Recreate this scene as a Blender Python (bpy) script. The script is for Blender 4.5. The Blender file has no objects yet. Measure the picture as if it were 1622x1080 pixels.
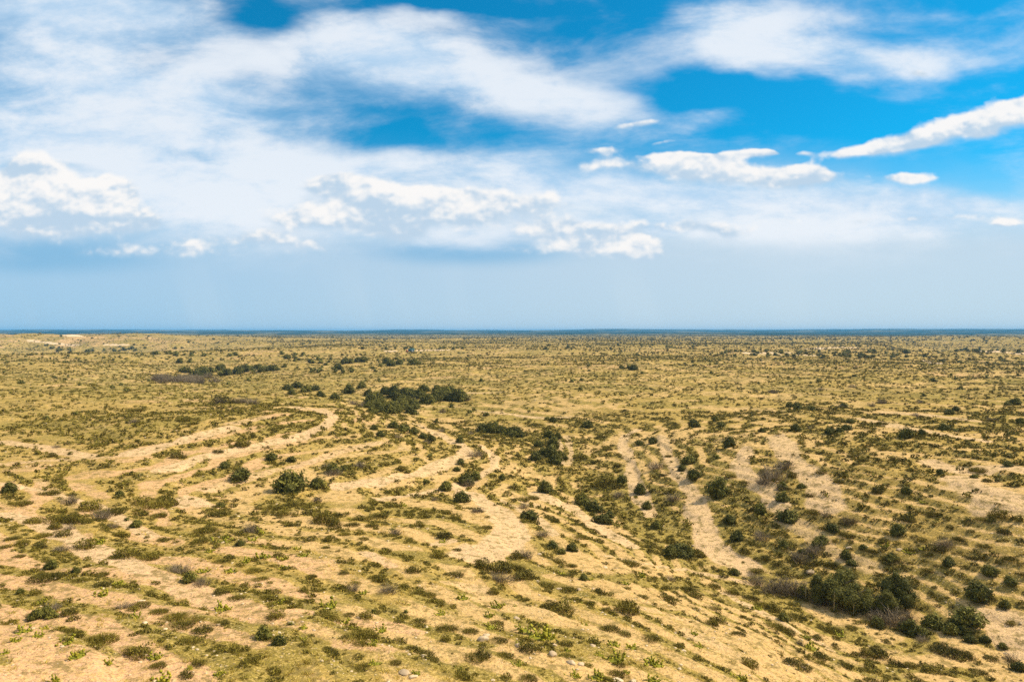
import bpy, math, random
import numpy as np

# ------------------------------------------------------------------ camera, world, sun, exposure
R = math.radians
FPX = 1081.0            # focal length in photo pixels (24 mm on a 36 mm wide sensor, photo 1622 px wide)
CAMH = 26.0
sc = bpy.context.scene
col = sc.collection
cam_d = bpy.data.cameras.new('camera')
cam = bpy.data.objects.new('camera', cam_d); col.objects.link(cam)
cam_d.sensor_width = 36.0; cam_d.lens = 36.0*FPX/1622.0
cam.location = (0, 0, CAMH); cam.rotation_euler = (R(90), 0, 0)
cam_d.shift_y = -(540-524.5)/1622.0
cam_d.clip_start = 0.5; cam_d.clip_end = 200000
sc.camera = cam
sc.view_settings.view_transform = 'Standard'
sc.view_settings.look = 'None'
sc.view_settings.exposure = 0.36
sc.view_settings.gamma = 1.0
sc.cycles.use_denoising = False
sc.cycles.max_bounces = 4
sc.cycles.diffuse_bounces = 2
sc.cycles.volume_bounces = 0
sc.cycles.transparent_max_bounces = 4

SUN_EL, SUN_AZ = 46.0, 78.0      # azimuth clockwise from +Y
sun_d = bpy.data.lights.new('sun', 'SUN'); sun = bpy.data.objects.new('sun', sun_d); col.objects.link(sun)
sun_d.energy = 5.0; sun_d.angle = R(0.5); sun_d.color = (1.0, 0.89, 0.70)
sun.rotation_euler = (R(90-SUN_EL), 0, R(180-SUN_AZ))
sun.location = (300, 0, 400)

class E:
    """tiny expression wrapper round math nodes"""
    nt = None
    def __init__(s, sock): s.s = sock
    @staticmethod
    def m(op, a, b=None, c=None, clamp=False):
        n = E.nt.nodes.new('ShaderNodeMath'); n.operation = op; n.use_clamp = clamp
        for i, v in enumerate((a, b, c)):
            if v is None: continue
            if isinstance(v, E): E.nt.links.new(v.s, n.inputs[i])
            else: n.inputs[i].default_value = v
        return E(n.outputs[0])
    def __add__(s, o): return E.m('ADD', s, o)
    __radd__ = __add__
    def __sub__(s, o): return E.m('SUBTRACT', s, o)
    def __rsub__(s, o): return E.m('SUBTRACT', o, s)
    def __mul__(s, o): return E.m('MULTIPLY', s, o)
    __rmul__ = __mul__
    def __truediv__(s, o): return E.m('DIVIDE', s, o)
    def clamp(s): return E.m('ADD', s, 0.0, clamp=True)
def smooth(x, a, b):
    n = E.nt.nodes.new('ShaderNodeMapRange'); n.interpolation_type = 'SMOOTHSTEP'
    E.nt.links.new(x.s, n.inputs[0]); n.inputs[1].default_value = a; n.inputs[2].default_value = b
    return E(n.outputs[0])
def vec(x, y, z=0.0):
    n = E.nt.nodes.new('ShaderNodeCombineXYZ')
    for i, v in enumerate((x, y, z)):
        if isinstance(v, E): E.nt.links.new(v.s, n.inputs[i])
        else: n.inputs[i].default_value = v
    return n.outputs[0]
def noise(v, scale, detail=4, rough=0.55, dist=0.0, lac=2.0):
    n = E.nt.nodes.new('ShaderNodeTexNoise'); n.noise_dimensions = '3D'
    n.inputs['Scale'].default_value = scale; n.inputs['Detail'].default_value = detail
    n.inputs['Roughness'].default_value = rough; n.inputs['Distortion'].default_value = dist
    n.inputs['Lacunarity'].default_value = lac
    if v is not None: E.nt.links.new(v, n.inputs['Vector'])
    return E(n.outputs[0])
def mixc(f, a, b):
    n = E.nt.nodes.new('ShaderNodeMix'); n.data_type = 'RGBA'
    if isinstance(f, E): E.nt.links.new(f.s, n.inputs[0])
    else: n.inputs[0].default_value = f
    for i, v in ((6, a), (7, b)):
        if isinstance(v, (tuple, list)): n.inputs[i].default_value = (*v[:3], 1)
        else: E.nt.links.new(v, n.inputs[i])
    return n.outputs[2]

# ---- world: Nishita sky with procedural clouds, placed by direction
world = bpy.data.worlds.new('World'); sc.world = world; world.use_nodes = True
nt = world.node_tree; nt.nodes.clear(); E.nt = nt
out = nt.nodes.new('ShaderNodeOutputWorld'); bg = nt.nodes.new('ShaderNodeBackground')
nt.links.new(bg.outputs[0], out.inputs[0]); bg.inputs[1].default_value = 0.078
sky = nt.nodes.new('ShaderNodeTexSky'); sky.sky_type = 'NISHITA'; sky.sun_disc = False
sky.sun_elevation = R(SUN_EL); sky.sun_rotation = R(SUN_AZ); sky.altitude = 500; sky.air_density = 1.0; sky.dust_density = 0.6; sky.ozone_density = 2.0
tint = nt.nodes.new('ShaderNodeMix'); tint.data_type = 'RGBA'; tint.blend_type = 'MULTIPLY'; tint.inputs[0].default_value = 1
nt.links.new(sky.outputs[0], tint.inputs[6]); tint.inputs[7].default_value = (0.04, 1.08, 1.38, 1)
tc = nt.nodes.new('ShaderNodeTexCoord'); sep = nt.nodes.new('ShaderNodeSeparateXYZ')
nt.links.new(tc.outputs['Generated'], sep.inputs[0])
dx, dy, dz = (E(sep.outputs[i]) for i in range(3))
ay = E.m('MAXIMUM', E.m('ABSOLUTE', dy), 0.05)
U = E.m('MINIMUM', E.m('MAXIMUM', dx/ay, -6.0), 6.0); V = E.m('MINIMUM', E.m('MAXIMUM', dz/ay, -1.0), 6.0)
front = smooth(dy, 0.0, 0.25)
def blobs(co, lst):
    x, y = co; acc = None
    for (px, py, rx, ry, rot, amp) in lst:
        c, sn = math.cos(R(-rot)), math.sin(R(-rot)); cx, cy = (px-811)/FPX, (524-py)/FPX; ix, iy = FPX/rx, FPX/ry
        a = E.m('MULTIPLY_ADD', x, c*ix, E.m('MULTIPLY_ADD', y, sn*ix, -(cx*c+cy*sn)*ix))
        b = E.m('MULTIPLY_ADD', x, -sn*iy, E.m('MULTIPLY_ADD', y, c*iy, (cx*sn-cy*c)*iy))
        e = E.m('POWER', 0.367879, E.m('MULTIPLY_ADD', b, b, a*a))
        acc = e*amp if acc is None else E.m('MULTIPLY_ADD', e, amp, acc)
    return acc
P0 = (U, V)
# veil of high cloud ------------------------------------------------
ws = vec(U*1.0, V*2.2)
w1 = noise(ws, 3.2, 5, 0.55); w2 = noise(vec(U*1.0+7.3, V*2.2+3.1), 3.2, 5, 0.55)
PW = (U+(w1-0.5)*0.16, V+(w2-0.5)*0.085)
VEIL = [(150,70,330,110,0,1.0),(90,230,260,80,0,.9),(330,165,260,60,10,.7),(560,80,140,60,10,.75),(730,110,200,62,12,.95),(900,165,110,42,12,.8),
        (330,262,330,46,4,.65),(620,268,260,28,2,.5),(860,262,150,30,0,.55),(100,10,330,40,0,.6),
        (425,22,70,34,12,-1.25),(615,212,90,26,0,-.62),(700,235,60,16,0,-.25),(240,100,90,26,0,-.45),(700,4,200,14,0,-.75),(945,40,90,30,0,-.4),(1075,125,70,40,0,-.6),(1210,140,130,26,0,-.7),(1560,130,120,22,0,-.5),(1350,190,200,30,0,-.4),(1010,20,50,30,0,-.3),(300,250,60,10,5,-.5),(110,272,90,12,4,-.7),
        (1160,72,150,46,-4,.85),(1290,90,200,40,5,.75),(1460,95,120,30,-4,.6),(1150,22,170,26,0,.45),(1460,20,220,24,-3,.4),
        (1130,185,80,24,-18,.62),(1180,165,60,20,-10,.3),(1590,135,60,22,0,.28),(870,30,140,34,5,.34),(1290,165,200,24,0,-.3),
        (700,330,1000,44,0,.55),(1450,330,260,26,0,.95),(1100,305,200,24,0,.75),(930,300,150,24,0,.5),(300,330,160,50,0,.5),(1250,362,420,20,0,.6),(720,372,330,22,0,.4)]
dv = blobs(PW, VEIL)
streak = noise(vec(U*0.9+V*1.0, V*2.6-U*0.35, 1.7), 5.0, 6, 0.58, 0.25)
fine = noise(vec(U*1.0, V*2.0, 4.0), 16, 6, 0.7, 0.3)
dvs = dv + (streak-0.5)*1.9 + (fine-0.5)*0.35
av = smooth(dvs, -0.12, 1.25)*0.92
# clouds behind the camera (they only light the scene)
back = smooth(noise(vec(U*0.4, V*0.8, 9.0), 2.5, 5, 0.6), 0.30, 0.6)*0.9
# cumulus -----------------------------------------------------------
CUM = [(42,262,24,22,0,1.3),(64,286,38,26,0,1.3),(110,312,50,26,0,1.3),(182,304,30,20,0,1.3),(30,335,70,34,0,1.2),(120,352,105,28,0,1.2),(0,300,30,30,0,.8),(215,350,40,16,0,.7),(250,405,95,12,0,.72),(300,385,30,12,0,.5),
       (512,294,30,15,0,1.1),(565,302,40,20,10,1.3),(610,332,48,30,15,1.3),(655,312,40,14,0,.6),(700,325,50,22,5,1.2),(740,338,22,18,0,1.1),(500,345,75,18,0,1.0),(575,352,70,16,0,.8),(400,378,50,12,0,.75),(490,392,50,13,0,.7),(640,368,24,14,0,.6),
       (820,316,80,18,0,.75),(800,345,110,26,0,.6),(905,368,55,14,0,.9),(955,390,72,18,6,1.2),(1008,396,30,16,0,1.0),(850,400,50,10,0,.5),
       (1110,268,50,10,0,1.05),(1180,282,110,17,0,1.1),(1270,280,50,12,0,1.0),(1000,262,110,14,-3,.75),(950,238,36,5,0,.7),(1100,246,70,5,0,.8),(1205,242,30,4,0,.65),
       (1335,243,36,9,-5,.9),(1400,234,44,16,-6,1.1),(1458,214,40,15,-12,.8),(1470,228,30,10,0,.6),(1520,203,44,17,-10,.95),(1575,190,44,18,-8,.95),(1625,180,40,20,-6,1.1),(1272,243,12,6,0,.6),(1210,240,26,6,0,.6),(1140,252,22,5,0,.5),(1560,214,26,8,0,.5),(1440,283,34,8,0,1.3),
       (1012,197,36,7,-10,.95),(1010,215,20,5,0,.5),(1600,355,36,6,0,.9),(1500,345,100,7,0,.55),(1300,352,150,10,0,.45),(1160,370,60,12,10,.6),(1060,360,80,12,0,.55),(1455,117,16,6,0,.8),(1050,226,20,4,0,.6),
       (390,284,32,4,0,.6)]
n1 = noise(vec(U, V*1.35, 0.0), 14, 2, 0.5); n2 = noise(vec(U+5.0, V*1.35, 3.0), 14, 2, 0.5)
cx_, cy_ = U+(n1-0.5)*0.022, V+(n2-0.5)*0.018
base = hgt = None
for (px, py, rx, ry, rot, amp) in CUM:
    rx, ry = rx*1.22, ry*1.28
    c, sn = math.cos(R(-rot)), math.sin(R(-rot)); qx, qy = (px-811)/FPX, (524-py)/FPX; ix, iy = FPX/rx, FPX/ry
    a = E.m('MULTIPLY_ADD', cx_, c*ix, E.m('MULTIPLY_ADD', cy_, sn*ix, -(qx*c+qy*sn)*ix))
    b = E.m('MULTIPLY_ADD', cx_, -sn*iy, E.m('MULTIPLY_ADD', cy_, c*iy, (qx*sn-qy*c)*iy))
    e = E.m('POWER', 0.367879, E.m('MULTIPLY_ADD', b, b, a*a))*amp
    base = e if base is None else base+e
    hgt = e*b if hgt is None else E.m('MULTIPLY_ADD', e, b, hgt)
hgt = hgt/(base+0.02)
def detail(du, dvv):
    a, b = U+du, V+dvv
    n3 = noise(vec(a, b, 8.0), 45, 2, 0.5); 
    vo_ = nt.nodes.new('ShaderNodeTexVoronoi'); vo_.feature = 'SMOOTH_F1'; vo_.inputs['Scale'].default_value = 30
    vo_.inputs['Smoothness'].default_value = 0.6; vo_.inputs['Detail'].default_value = 2.0; vo_.inputs['Roughness'].default_value = 0.6
    nt.links.new(vec(a+(n3-0.5)*0.02, b*1.35+(n3-0.5)*0.02, 2.0), vo_.inputs['Vector'])
    f = noise(vec(a, b*1.5, 5.0), 26, 7, 0.62)
    return (0.45-E(vo_.outputs['Distance']))*0.9 + (f-0.5)*1.3
d0 = detail(0.0, 0.0); d1 = detail(0.003, 0.007)
lump = noise(vec(U, V*1.5, 11.0), 13, 3, 0.55)
lump2 = noise(vec(U-0.006, V*1.5-0.02, 11.0), 13, 3, 0.55)
c0 = base*1.22+d0*0.42+(lump-0.5)*1.15
lit = smooth(hgt*0.46+(d0-d1)*0.40+(lump-lump2)*2.3-0.03, -0.50, 0.50)
def rng_(x, a, b):
    return E.m('MINIMUM', E.m('MAXIMUM', (x-a)/(b-a), 0.0), 1.0)
t_ = rng_(c0, 0.32, 0.92+(1.0-smooth(hgt, -0.9, 0.1))*0.8)
ac = t_*t_*(3.0-2.0*t_)
# darker bases: cloud thick above -> shaded
big = noise(vec(U, V*1.5, 6.0), 9, 4, 0.6)
cc = mixc(smooth(lit+(big-0.5)*0.5, 0.0, 1.0), (5.2, 6.7, 8.2), (9.8, 9.6, 9.4))
vc = mixc(smooth(streak+(fine-0.5)*0.4, 0.3, 0.62), (5.2, 7.1, 9.1), (8.6, 9.1, 9.7))
# low haze towards the horizon, blue-grey rain shafts at left
hz = mixc(smooth(U+(w1-0.5)*0.3, -0.9, 0.5), (3.9, 6.0, 8.1), (5.9, 7.1, 8.2))
hz2 = mixc(smooth(blobs(P0, [(60,405,230,36,0,1.0),(800,385,170,42,0,.8),(620,400,180,22,0,.4)])+(w2-0.5)*0.5, 0.2, 1.0), hz, (2.7, 5.1, 7.5))
shaft = noise(vec(U*1.0+V*0.25, V*0.16, 2.0), 8, 3, 0.55)
hz2 = mixc(smooth(shaft, 0.48, 0.66)*smooth(V, 0.16, 0.03)*0.17, hz2, (7.0, 7.9, 8.6))
wash = smooth(V+(w1-0.5)*0.09, 0.29, 0.12)*0.94
sky1 = mixc(wash, tint.outputs[2], hz2)
vm = smooth(V+(w2-0.5)*0.05, 0.065, 0.15)
sky2 = mixc(av*vm*front, sky1, vc)
sky3 = mixc(ac*front*smooth(V, 0.075, 0.125)*0.97, sky2, cc)
sky4 = mixc(back*(1.0-front*smooth(dz/ay, 0.9, 0.6)), sky3, (8.0, 8.4, 8.8))
nt.links.new(sky4, bg.inputs[0])
world.cycles.sampling_method = 'MANUAL'; world.cycles.sample_map_resolution = 512

# ------------------------------------------------------------------ numeric helpers
rng = np.random.default_rng(7)
def _h(ix, iy, s):
    h = (ix.astype(np.int64)*374761393 + iy.astype(np.int64)*668265263 + s*2147483) & 0xffffffff
    h = ((h ^ (h >> 13))*1274126177) & 0xffffffff
    return ((h ^ (h >> 16)) & 0xffffff).astype(np.float64)/16777216.0
def vn(x, y, s=0):
    ix, iy = np.floor(x), np.floor(y); fx, fy = x-ix, y-iy
    fx = fx*fx*fx*(fx*(fx*6-15)+10); fy = fy*fy*fy*(fy*(fy*6-15)+10)
    ix = ix.astype(np.int64); iy = iy.astype(np.int64)
    a = _h(ix, iy, s); b = _h(ix+1, iy, s); c = _h(ix, iy+1, s); d = _h(ix+1, iy+1, s)
    return (a+(b-a)*fx)*(1-fy)+(c+(d-c)*fx)*fy
def fbm(x, y, s=0, o=4, g=0.5):
    r = 0; a = 1.0; t = 0
    for i in range(o):
        r = r+a*vn(x*0.8-y*0.6, x*0.6+y*0.8, s+i*17); t += a; a *= g
        x = x*2.03+11.7; y = y*2.03-5.3
    return r/t
def ss(x, a, b):
    t = np.clip((x-a)/(b-a), 0, 1); return t*t*(3-2*t)

# ------------------------------------------------------------------ terrain
# control points read off the photograph: (px, py, height) -> real world position at that height
CP = [(1622,1010,-7),(1450,965,-6.8),(1300,935,-6.3),(1190,905,-5.8),(1090,868,-5.2),(1010,810,-4.6),(940,750,-4),(890,722,-3.8),(860,700,-3.5),
      (800,675,-3.2),(720,650,-3.2),(640,632,-3.4),(560,612,-3.6),(450,600,-4.5),(350,590,-5.5),(280,590,-5.5),
      (0,1080,7),(0,950,5.5),(0,850,4.2),(400,1080,5.6),(400,960,4.2),(400,860,2.6),(800,1080,4.2),(800,980,2.2),(800,900,0.4),(1200,1080,0.8),
      (1000,900,-1.6),(1200,980,-2.6),(1500,1080,-4.2),(1000,1000,1.2),(600,900,2.2),
      (100,665,4.6),(300,668,4.8),(420,662,4.4),(520,668,3.2),(600,690,1.6),(700,708,-0.6),(790,722,-2.4),(200,640,3.6),(480,640,2.2),
      (100,760,3.3),(300,765,2.0),(450,765,0.7),(600,785,-0.3),(750,790,-1.4),(860,800,-2.8),(700,850,0.4),(880,860,-1.8),(0,620,2.5),(150,610,0),(0,720,4.2),
      (960,700,-2.6),(1030,700,-1.0),(1100,700,0.3),(1200,720,1.5),(1300,730,2.4),(1500,740,3.6),(1622,760,4.2),(1622,850,1.5),(1500,870,-1.4),
      (1300,850,-2.4),(1200,830,-2.6),(1120,790,-2.2),(1200,650,1.2),(1500,650,2.6),(1622,650,3.6),(1000,650,-0.5),(900,640,0),(1622,940,-4),(1250,780,-0.2),(1400,800,1.0),
      (900,590,1),(1300,600,1.5),(1600,600,2),(600,585,0),(100,575,2),(400,560,2),(-500,700,4),(2100,700,5),(-500,1000,7),(2100,1000,-3),(2000,620,3),(-400,600,2)]
def unp(px, py, z):
    Y = (CAMH-z)*FPX/(py-524.0); return (px-811)/FPX*Y, Y
pts = []; vals = []
for px, py, z in CP:
    z = z*1.22; x, y = unp(px, py, z); pts.append((math.atan2(x, y)*2.6, math.log(math.hypot(x, y)))); vals.append(z)
for th in np.linspace(-math.pi, math.pi, 17):
    for r, z in ((4, 6.0), (18, 6.0), (1100, 0.5), (2500, 0.0), (6000, 0.0)):
        if abs(th) < 0.9 and r == 18: z = 5.5
        pts.append((th*2.6, math.log(r))); vals.append(z)
for th in (-2.2, -1.5, 1.5, 2.2):
    for r in (60, 250): pts.append((th*2.6, math.log(r))); vals.append(5.0)
pts = np.array(pts); vals = np.array(vals)
CC = 0.10
Dm = np.sqrt(((pts[:, None]-pts[None])**2).sum(-1)+CC*CC) + np.eye(len(pts))*-0.06
wts = np.linalg.solve(Dm, vals-vals.mean())
def rbf(th, lr):
    z = np.full(th.shape, vals.mean())
    for (a, b), w in zip(pts, wts): z += w*np.sqrt((th*2.6-a)**2+(lr-b)**2+CC*CC)
    return z
rows = [0.5, 2, 5, 9, 14, 18, 21]
r = 23.0
while r < 7000: rows.append(r); r *= 1.0048
while r < 17500: rows.append(r); r *= 1.04
rows = np.array(rows)
th = np.concatenate([np.linspace(-math.pi, -0.75, 60)[:-1], np.linspace(-0.75, 0.75, 961), np.linspace(0.75, math.pi, 60)[1:]])
NT, NR = len(th), len(rows)
TH, RR = np.meshgrid(th, rows)          # rows x columns
X = RR*np.sin(TH); Y = RR*np.cos(TH)
PX = 811+FPX*np.tan(np.clip(TH, -1.2, 1.2))
# smooth relief evaluated on a coarser lattice, then interpolated
ci = np.unique(np.r_[0:NR:4, NR-1]); cj = np.unique(np.r_[0:NT:4, NT-1])
zc = rbf(TH[np.ix_(ci, cj)], np.log(RR[np.ix_(ci, cj)]))
tmp = np.stack([np.interp(np.arange(NR), ci, zc[:, k]) for k in range(len(cj))], 1)
Z0 = np.stack([np.interp(np.arange(NT), cj, tmp[i]) for i in range(NR)], 0)
LR = np.log(RR)
# canyon country far left and far right, low swells on the plain
cl = ss(-PX, -520, -200); cr = ss(PX, 1380, 1500)
n200 = fbm(X/260, Y/260, 3, 4)
n900 = fbm(X/1100, Y/1100, 5, 4)
fm = ss(RR, 300, 900)
Z0 += fm*(n200-0.5)*(7+26*cl*ss(RR, 700, 1200)+12*cr*ss(RR, 700, 1200)) + ss(RR, 1000, 3000)*(n900-0.5)*16
Z0 -= cl*38*np.exp(-((LR-math.log(1250)-0.10*(n900-0.5))/0.20)**2)
Z0 += cl*7*np.exp(-((LR-math.log(2300))/0.22)**2)
Z0 += (cl+0.7*cr)*np.exp(-((LR-math.log(1800))/0.30)**2)*(1-np.abs(2*fbm(X/150, Y/420, 151, 4)-1)*2.2-0.4)*8
Z0 -= cr*26*np.exp(-((LR-math.log(1350))/0.16)**2)
Z0 = np.where(RR > 6200, Z0*np.exp(-(RR-6200)/3000), Z0)
nearf = ss(RR, 20, 30)*(1-ss(RR, 900, 1500))
w30 = fbm(X/26, Y/26, 11, 4); w6 = fbm(X/6.5, Y/6.5, 13, 4); w1m = fbm(X/1.5, Y/1.5, 17, 3)
Z1 = Z0+nearf*((w30-0.5)*2.8*ss(RR, 45, 150)+(w30-0.5)*0.6)
# limestone ledges following the contours
Pd = 0.85
ph = (Z1+(w30-0.5)*0.5)/Pd; fr = ph-np.floor(ph)
led = (np.floor(ph)+ss(fr, 0.62, 0.98))*Pd-(w30-0.5)*0.5
Z = Z1+(led-Z1)*0.52*nearf*(1-ss(RR, 300, 700)) + nearf*((w6-0.5)*0.5+(w1m-0.5)*0.12)
Z = np.where(RR < 16, 5.5, Z)
RI = np.arange(NR); LROW = np.log(rows)
def cell(x, y):
    t = np.arctan2(x, y); r = np.hypot(x, y)
    j = np.interp(t, th, np.arange(NT)); i = np.interp(np.log(np.maximum(r, 0.6)), LROW, RI)
    j0 = np.clip(np.floor(j).astype(int), 0, NT-2); i0 = np.clip(np.floor(i).astype(int), 0, NR-2)
    return i0, j0, i-i0, j-j0
def samp(A, x, y):
    i, j, fi, fj = cell(np.asarray(x, float), np.asarray(y, float))
    return (A[i, j]*(1-fi)+A[i+1, j]*fi)*(1-fj)+(A[i, j+1]*(1-fi)+A[i+1, j+1]*fi)*fj
PY = 524+FPX*(CAMH-Z)/np.maximum(Y, 0.1)
vis_min = np.minimum.accumulate(np.where(RR > 18, PY, 1e9), axis=0)
def ground_at(px, py):
    """where the line of sight through a photo pixel meets the terrain"""
    t = math.atan((px-811)/FPX); j = np.interp(t, th, np.arange(NT)); j0 = int(j); f = j-j0
    pc = PY[:, j0]*(1-f)+PY[:, j0+1]*f
    k = np.nonzero((pc <= py) & (rows > 18))[0]
    i = k[0] if len(k) else NR-2
    a, b = pc[i-1], pc[i]; g = 0 if a <= b else np.clip((a-py)/(a-b), 0, 1)
    r = rows[i-1]+(rows[i]-rows[i-1])*g
    return r*math.sin(t), r*math.cos(t)
def poly_world(s):
    q = [tuple(map(float, p.split(','))) for p in s.split()]
    o = []
    for (a, b), (c, d) in zip(q[:-1], q[1:]):
        n = max(2, int(math.hypot(c-a, d-b)/25)+1)
        for k in range(n): o.append((a+(c-a)*k/n, b+(d-b)*k/n))
    o.append(q[-1])
    return [ground_at(*p) for p in o]
sel = (RR > 22) & (RR < 2600) & (np.abs(TH) < 0.78)
xs, ys = X[sel], Y[sel]
def paint(lines, soft=0.35):
    """lines: (polyline, half width m, strength); returns a mask over the grid"""
    m = np.zeros(xs.shape)
    wob = (w6[sel]-0.5)
    for s, hw, st in lines:
        P = poly_world(s)
        bx = [p[0] for p in P]; by = [p[1] for p in P]
        pad = hw*2+2
        k = np.nonzero((xs > min(bx)-pad) & (xs < max(bx)+pad) & (ys > min(by)-pad) & (ys < max(by)+pad))[0]
        if not len(k): continue
        d = np.full(len(k), 1e9); ax, ay_ = xs[k], ys[k]
        for (x0, y0), (x1, y1) in zip(P[:-1], P[1:]):
            ex, ey = x1-x0, y1-y0; L = ex*ex+ey*ey+1e-9
            t = np.clip(((ax-x0)*ex+(ay_-y0)*ey)/L, 0, 1)
            d = np.minimum(d, np.hypot(ax-x0-t*ex, ay_-y0-t*ey))
        d = d/hw + wob[k]*1.3
        m[k] = np.maximum(m[k], st*(1-ss(d, 0.65, 1.25)))
    o = np.zeros(X.shape); o[sel] = m
    return o
BARE = [("0,815 70,830 140,868 230,905 330,945 420,975 480,968",1.5,1),("0,765 60,775 150,800 240,850",1.0,.8),("0,700 60,706 100,716 140,722",2.2,.7),("280,800 300,790 330,800",2.2,1),
        ("0,1000 60,1030 140,1050 260,1078",2.6,1),("20,1078 120,1070",3,1),("540,985 620,990 660,1000",.8,.9),("540,1018 640,1030 720,1040",1.2,.6),("800,1030 880,1050 960,1060 1040,1078",1.2,.9),
        ("720,925 760,935",1.2,.8),("770,955 860,970 960,1000 1010,1020",1.8,.75),("1090,1000 1130,1020 1200,1060 1240,1078",1.6,.85),("1150,940 1230,980 1320,1030",.7,.8),("1010,960 1100,985",1.0,.7),
        ("250,745 330,722 400,708 480,690 520,672 528,660 505,648 460,644",1.8,.9),("200,720 280,700 350,682 365,678",2.2,.9),("370,670 420,660",2,.6),("0,735 80,728 200,722",1.6,.6),
        ("540,770 600,762 660,750 700,735 735,722 738,708 700,690 660,672",1.9,1),("600,790 680,780 740,765 785,740 782,722 760,705",1.3,.9),("330,775 400,752 470,738 540,715 600,700",1.5,.6),
        ("745,785 780,805 800,830 805,850 790,868 750,880",2.6,1),("790,790 850,820 880,845",1.0,.8),("850,782 900,802 950,835 990,862",1.8,1),("960,880 1100,905 1200,925",.7,.7),
        ("580,875 620,895",.8,.9),("690,862 715,855",.8,.8),
        ("990,690 985,705 1000,730 1000,760 1020,795 1030,815",1.6,.9),("1010,680 990,688",1.6,.9),("1045,690 1060,725 1080,760 1110,800",1.7,.8),("1100,790 1110,830 1120,860 1150,885 1175,895",2.4,1),
        ("1180,710 1170,740 1210,770 1230,800",2.2,.9),("1230,690 1260,730 1300,770 1310,800",2.6,.9),("1480,735 1520,745 1600,740 1622,745",3,.8),("1520,760 1570,790 1622,800",3.4,.9),
        ("1365,662 1410,672 1460,682 1550,696",2.2,1),("1400,652 1500,660 1560,668",2.2,.7),("1600,975 1622,1000",2,.9),("1560,975 1600,1010 1622,1030",1.8,.9),
        ("880,690 885,705 890,735",1.1,.8),("897,690 905,715 900,735",1.0,.7),("755,650 860,662 900,660",1.6,.9),("735,622 770,622 800,620",3,.9),
        ("1290,850 1330,880 1380,900",1.6,.6),("1240,820 1290,845",1.6,.6),("60,760 120,800",1.5,.5),("820,790 840,800",2,.6),("560,650 600,690 700,740",1.1,.5),
        ("1090,615 1250,612 1400,622",2,.5),("1100,640 1240,650",1.6,.5),("800,590 950,586 1050,590",3,.4)]
PALE = [("655,555 703,554.6",9,1),("612,555.5 625,555.5",5,.8),("1188,558.5 1225,558.5",9,1),("1195,561 1230,560.8",6,1),("1240,557.5 1250,558.5",7,1),("1270,562 1289,562.6",7,1),
        ("1284,552.5 1300,550.5 1328,549.6",12,1),("1340,550 1346,550",12,.9),("1464,570.5 1472,573 1488,576",3,1),("50,539 80,543 120,547",14,.55),("170,545.6 200,545.6",10,.6),("110,531 120,531",25,.6),
        ("0,587 90,592 200,590 280,578",14,.3),("100,600 200,598",12,.3),("1560,556 1622,559",12,.7)]
GREEN = [("40,672 90,668",6,1),("270,668 300,664 318,660",4,1),("330,850 400,846",3,.5),("640,880 720,885 800,890 860,900 960,915 1100,925",2.2,.9),("820,905 900,935 960,950 1080,975",1.8,.8),
         ("800,662 840,664",7,1),("845,690 880,700 900,725",6,.8),("960,760 1040,830 1100,850",5,.7),("700,650 760,662",6,.6),("270,840 480,800 600,800",2.4,.5),("1130,940 1250,975",2,.6),
         ("1000,860 1040,870",3,.8),("300,640 420,636 520,632",7,.8),("560,740 620,735",3,.5),("1100,700 1300,690 1500,690",5,.4),("1240,570 1400,580",14,.4),("660,560 760,570",14,.4)]
bare_p = paint(BARE); pale = paint(PALE); green_p = paint(GREEN)
patch = fbm(X/9, Y/9, 31, 4); patch2 = fbm(X/38, Y/38, 37, 4); big_ = fbm(X/160, Y/160, 41, 4)
slope_band = ss(fr, 0.0, 0.14)*(1-ss(fr, 0.42, 0.58))
gr_ = np.gradient(Z0, axis=0)/np.maximum(np.gradient(RR, axis=0), 1e-3); gt_ = np.gradient(Z0, axis=1)/np.maximum(RR*np.gradient(TH, axis=1), 1e-3)
slp = ss(np.hypot(gr_, gt_), 0.025, 0.085)*nearf*(1-ss(RR, 350, 900))
draw = ss(-Z0, 2.6, 5.0)*nearf
auto = np.clip(ss(patch*0.55+patch2*0.45+slope_band*0.20*nearf, 0.53, 0.66), 0, 1)
hillz = ss(-PX, -620, -520)*ss(RR, 95, 130)*(1-ss(RR, 400, 700))
BAREM = np.clip(np.maximum(np.maximum(auto*(0.7-0.4*hillz), slope_band*slp*ss(patch*0.6+patch2*0.4, 0.40, 0.52)*0.95)*(1-green_p), bare_p), 0, 1)
ridge = np.clip(ss(fr, 0.55, 0.75)*nearf*ss(w6, 0.42, 0.6)*(1-bare_p*0.7), 0, 1)     # stony lips of the ledges
REDM = ss(fbm(X/30, Y/30, 53, 3)+0.5*bare_p-0.0016*(PX-500)*(RR < 400), 0.45, 0.8)
VEGNEAR = 0.045*(1-ss(RR, 50, 90))
GRN = np.clip(ss(fbm(X/22, Y/22, 61, 4), 0.42, 0.68)*0.75+green_p+0.5*slp*ss(fr, 0.5, 0.65)+0.4*draw, 0, 1)
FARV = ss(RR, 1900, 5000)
wallm = cl*np.exp(-((LR-math.log(1900))/0.28)**2)
BAREM = np.clip(np.maximum(BAREM, 0.8*wallm*ss(fbm(X/60, Y/160, 77, 5), .46, .56)), 0, 1); REDM = np.clip(REDM+wallm*.7, 0, 1)

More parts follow.
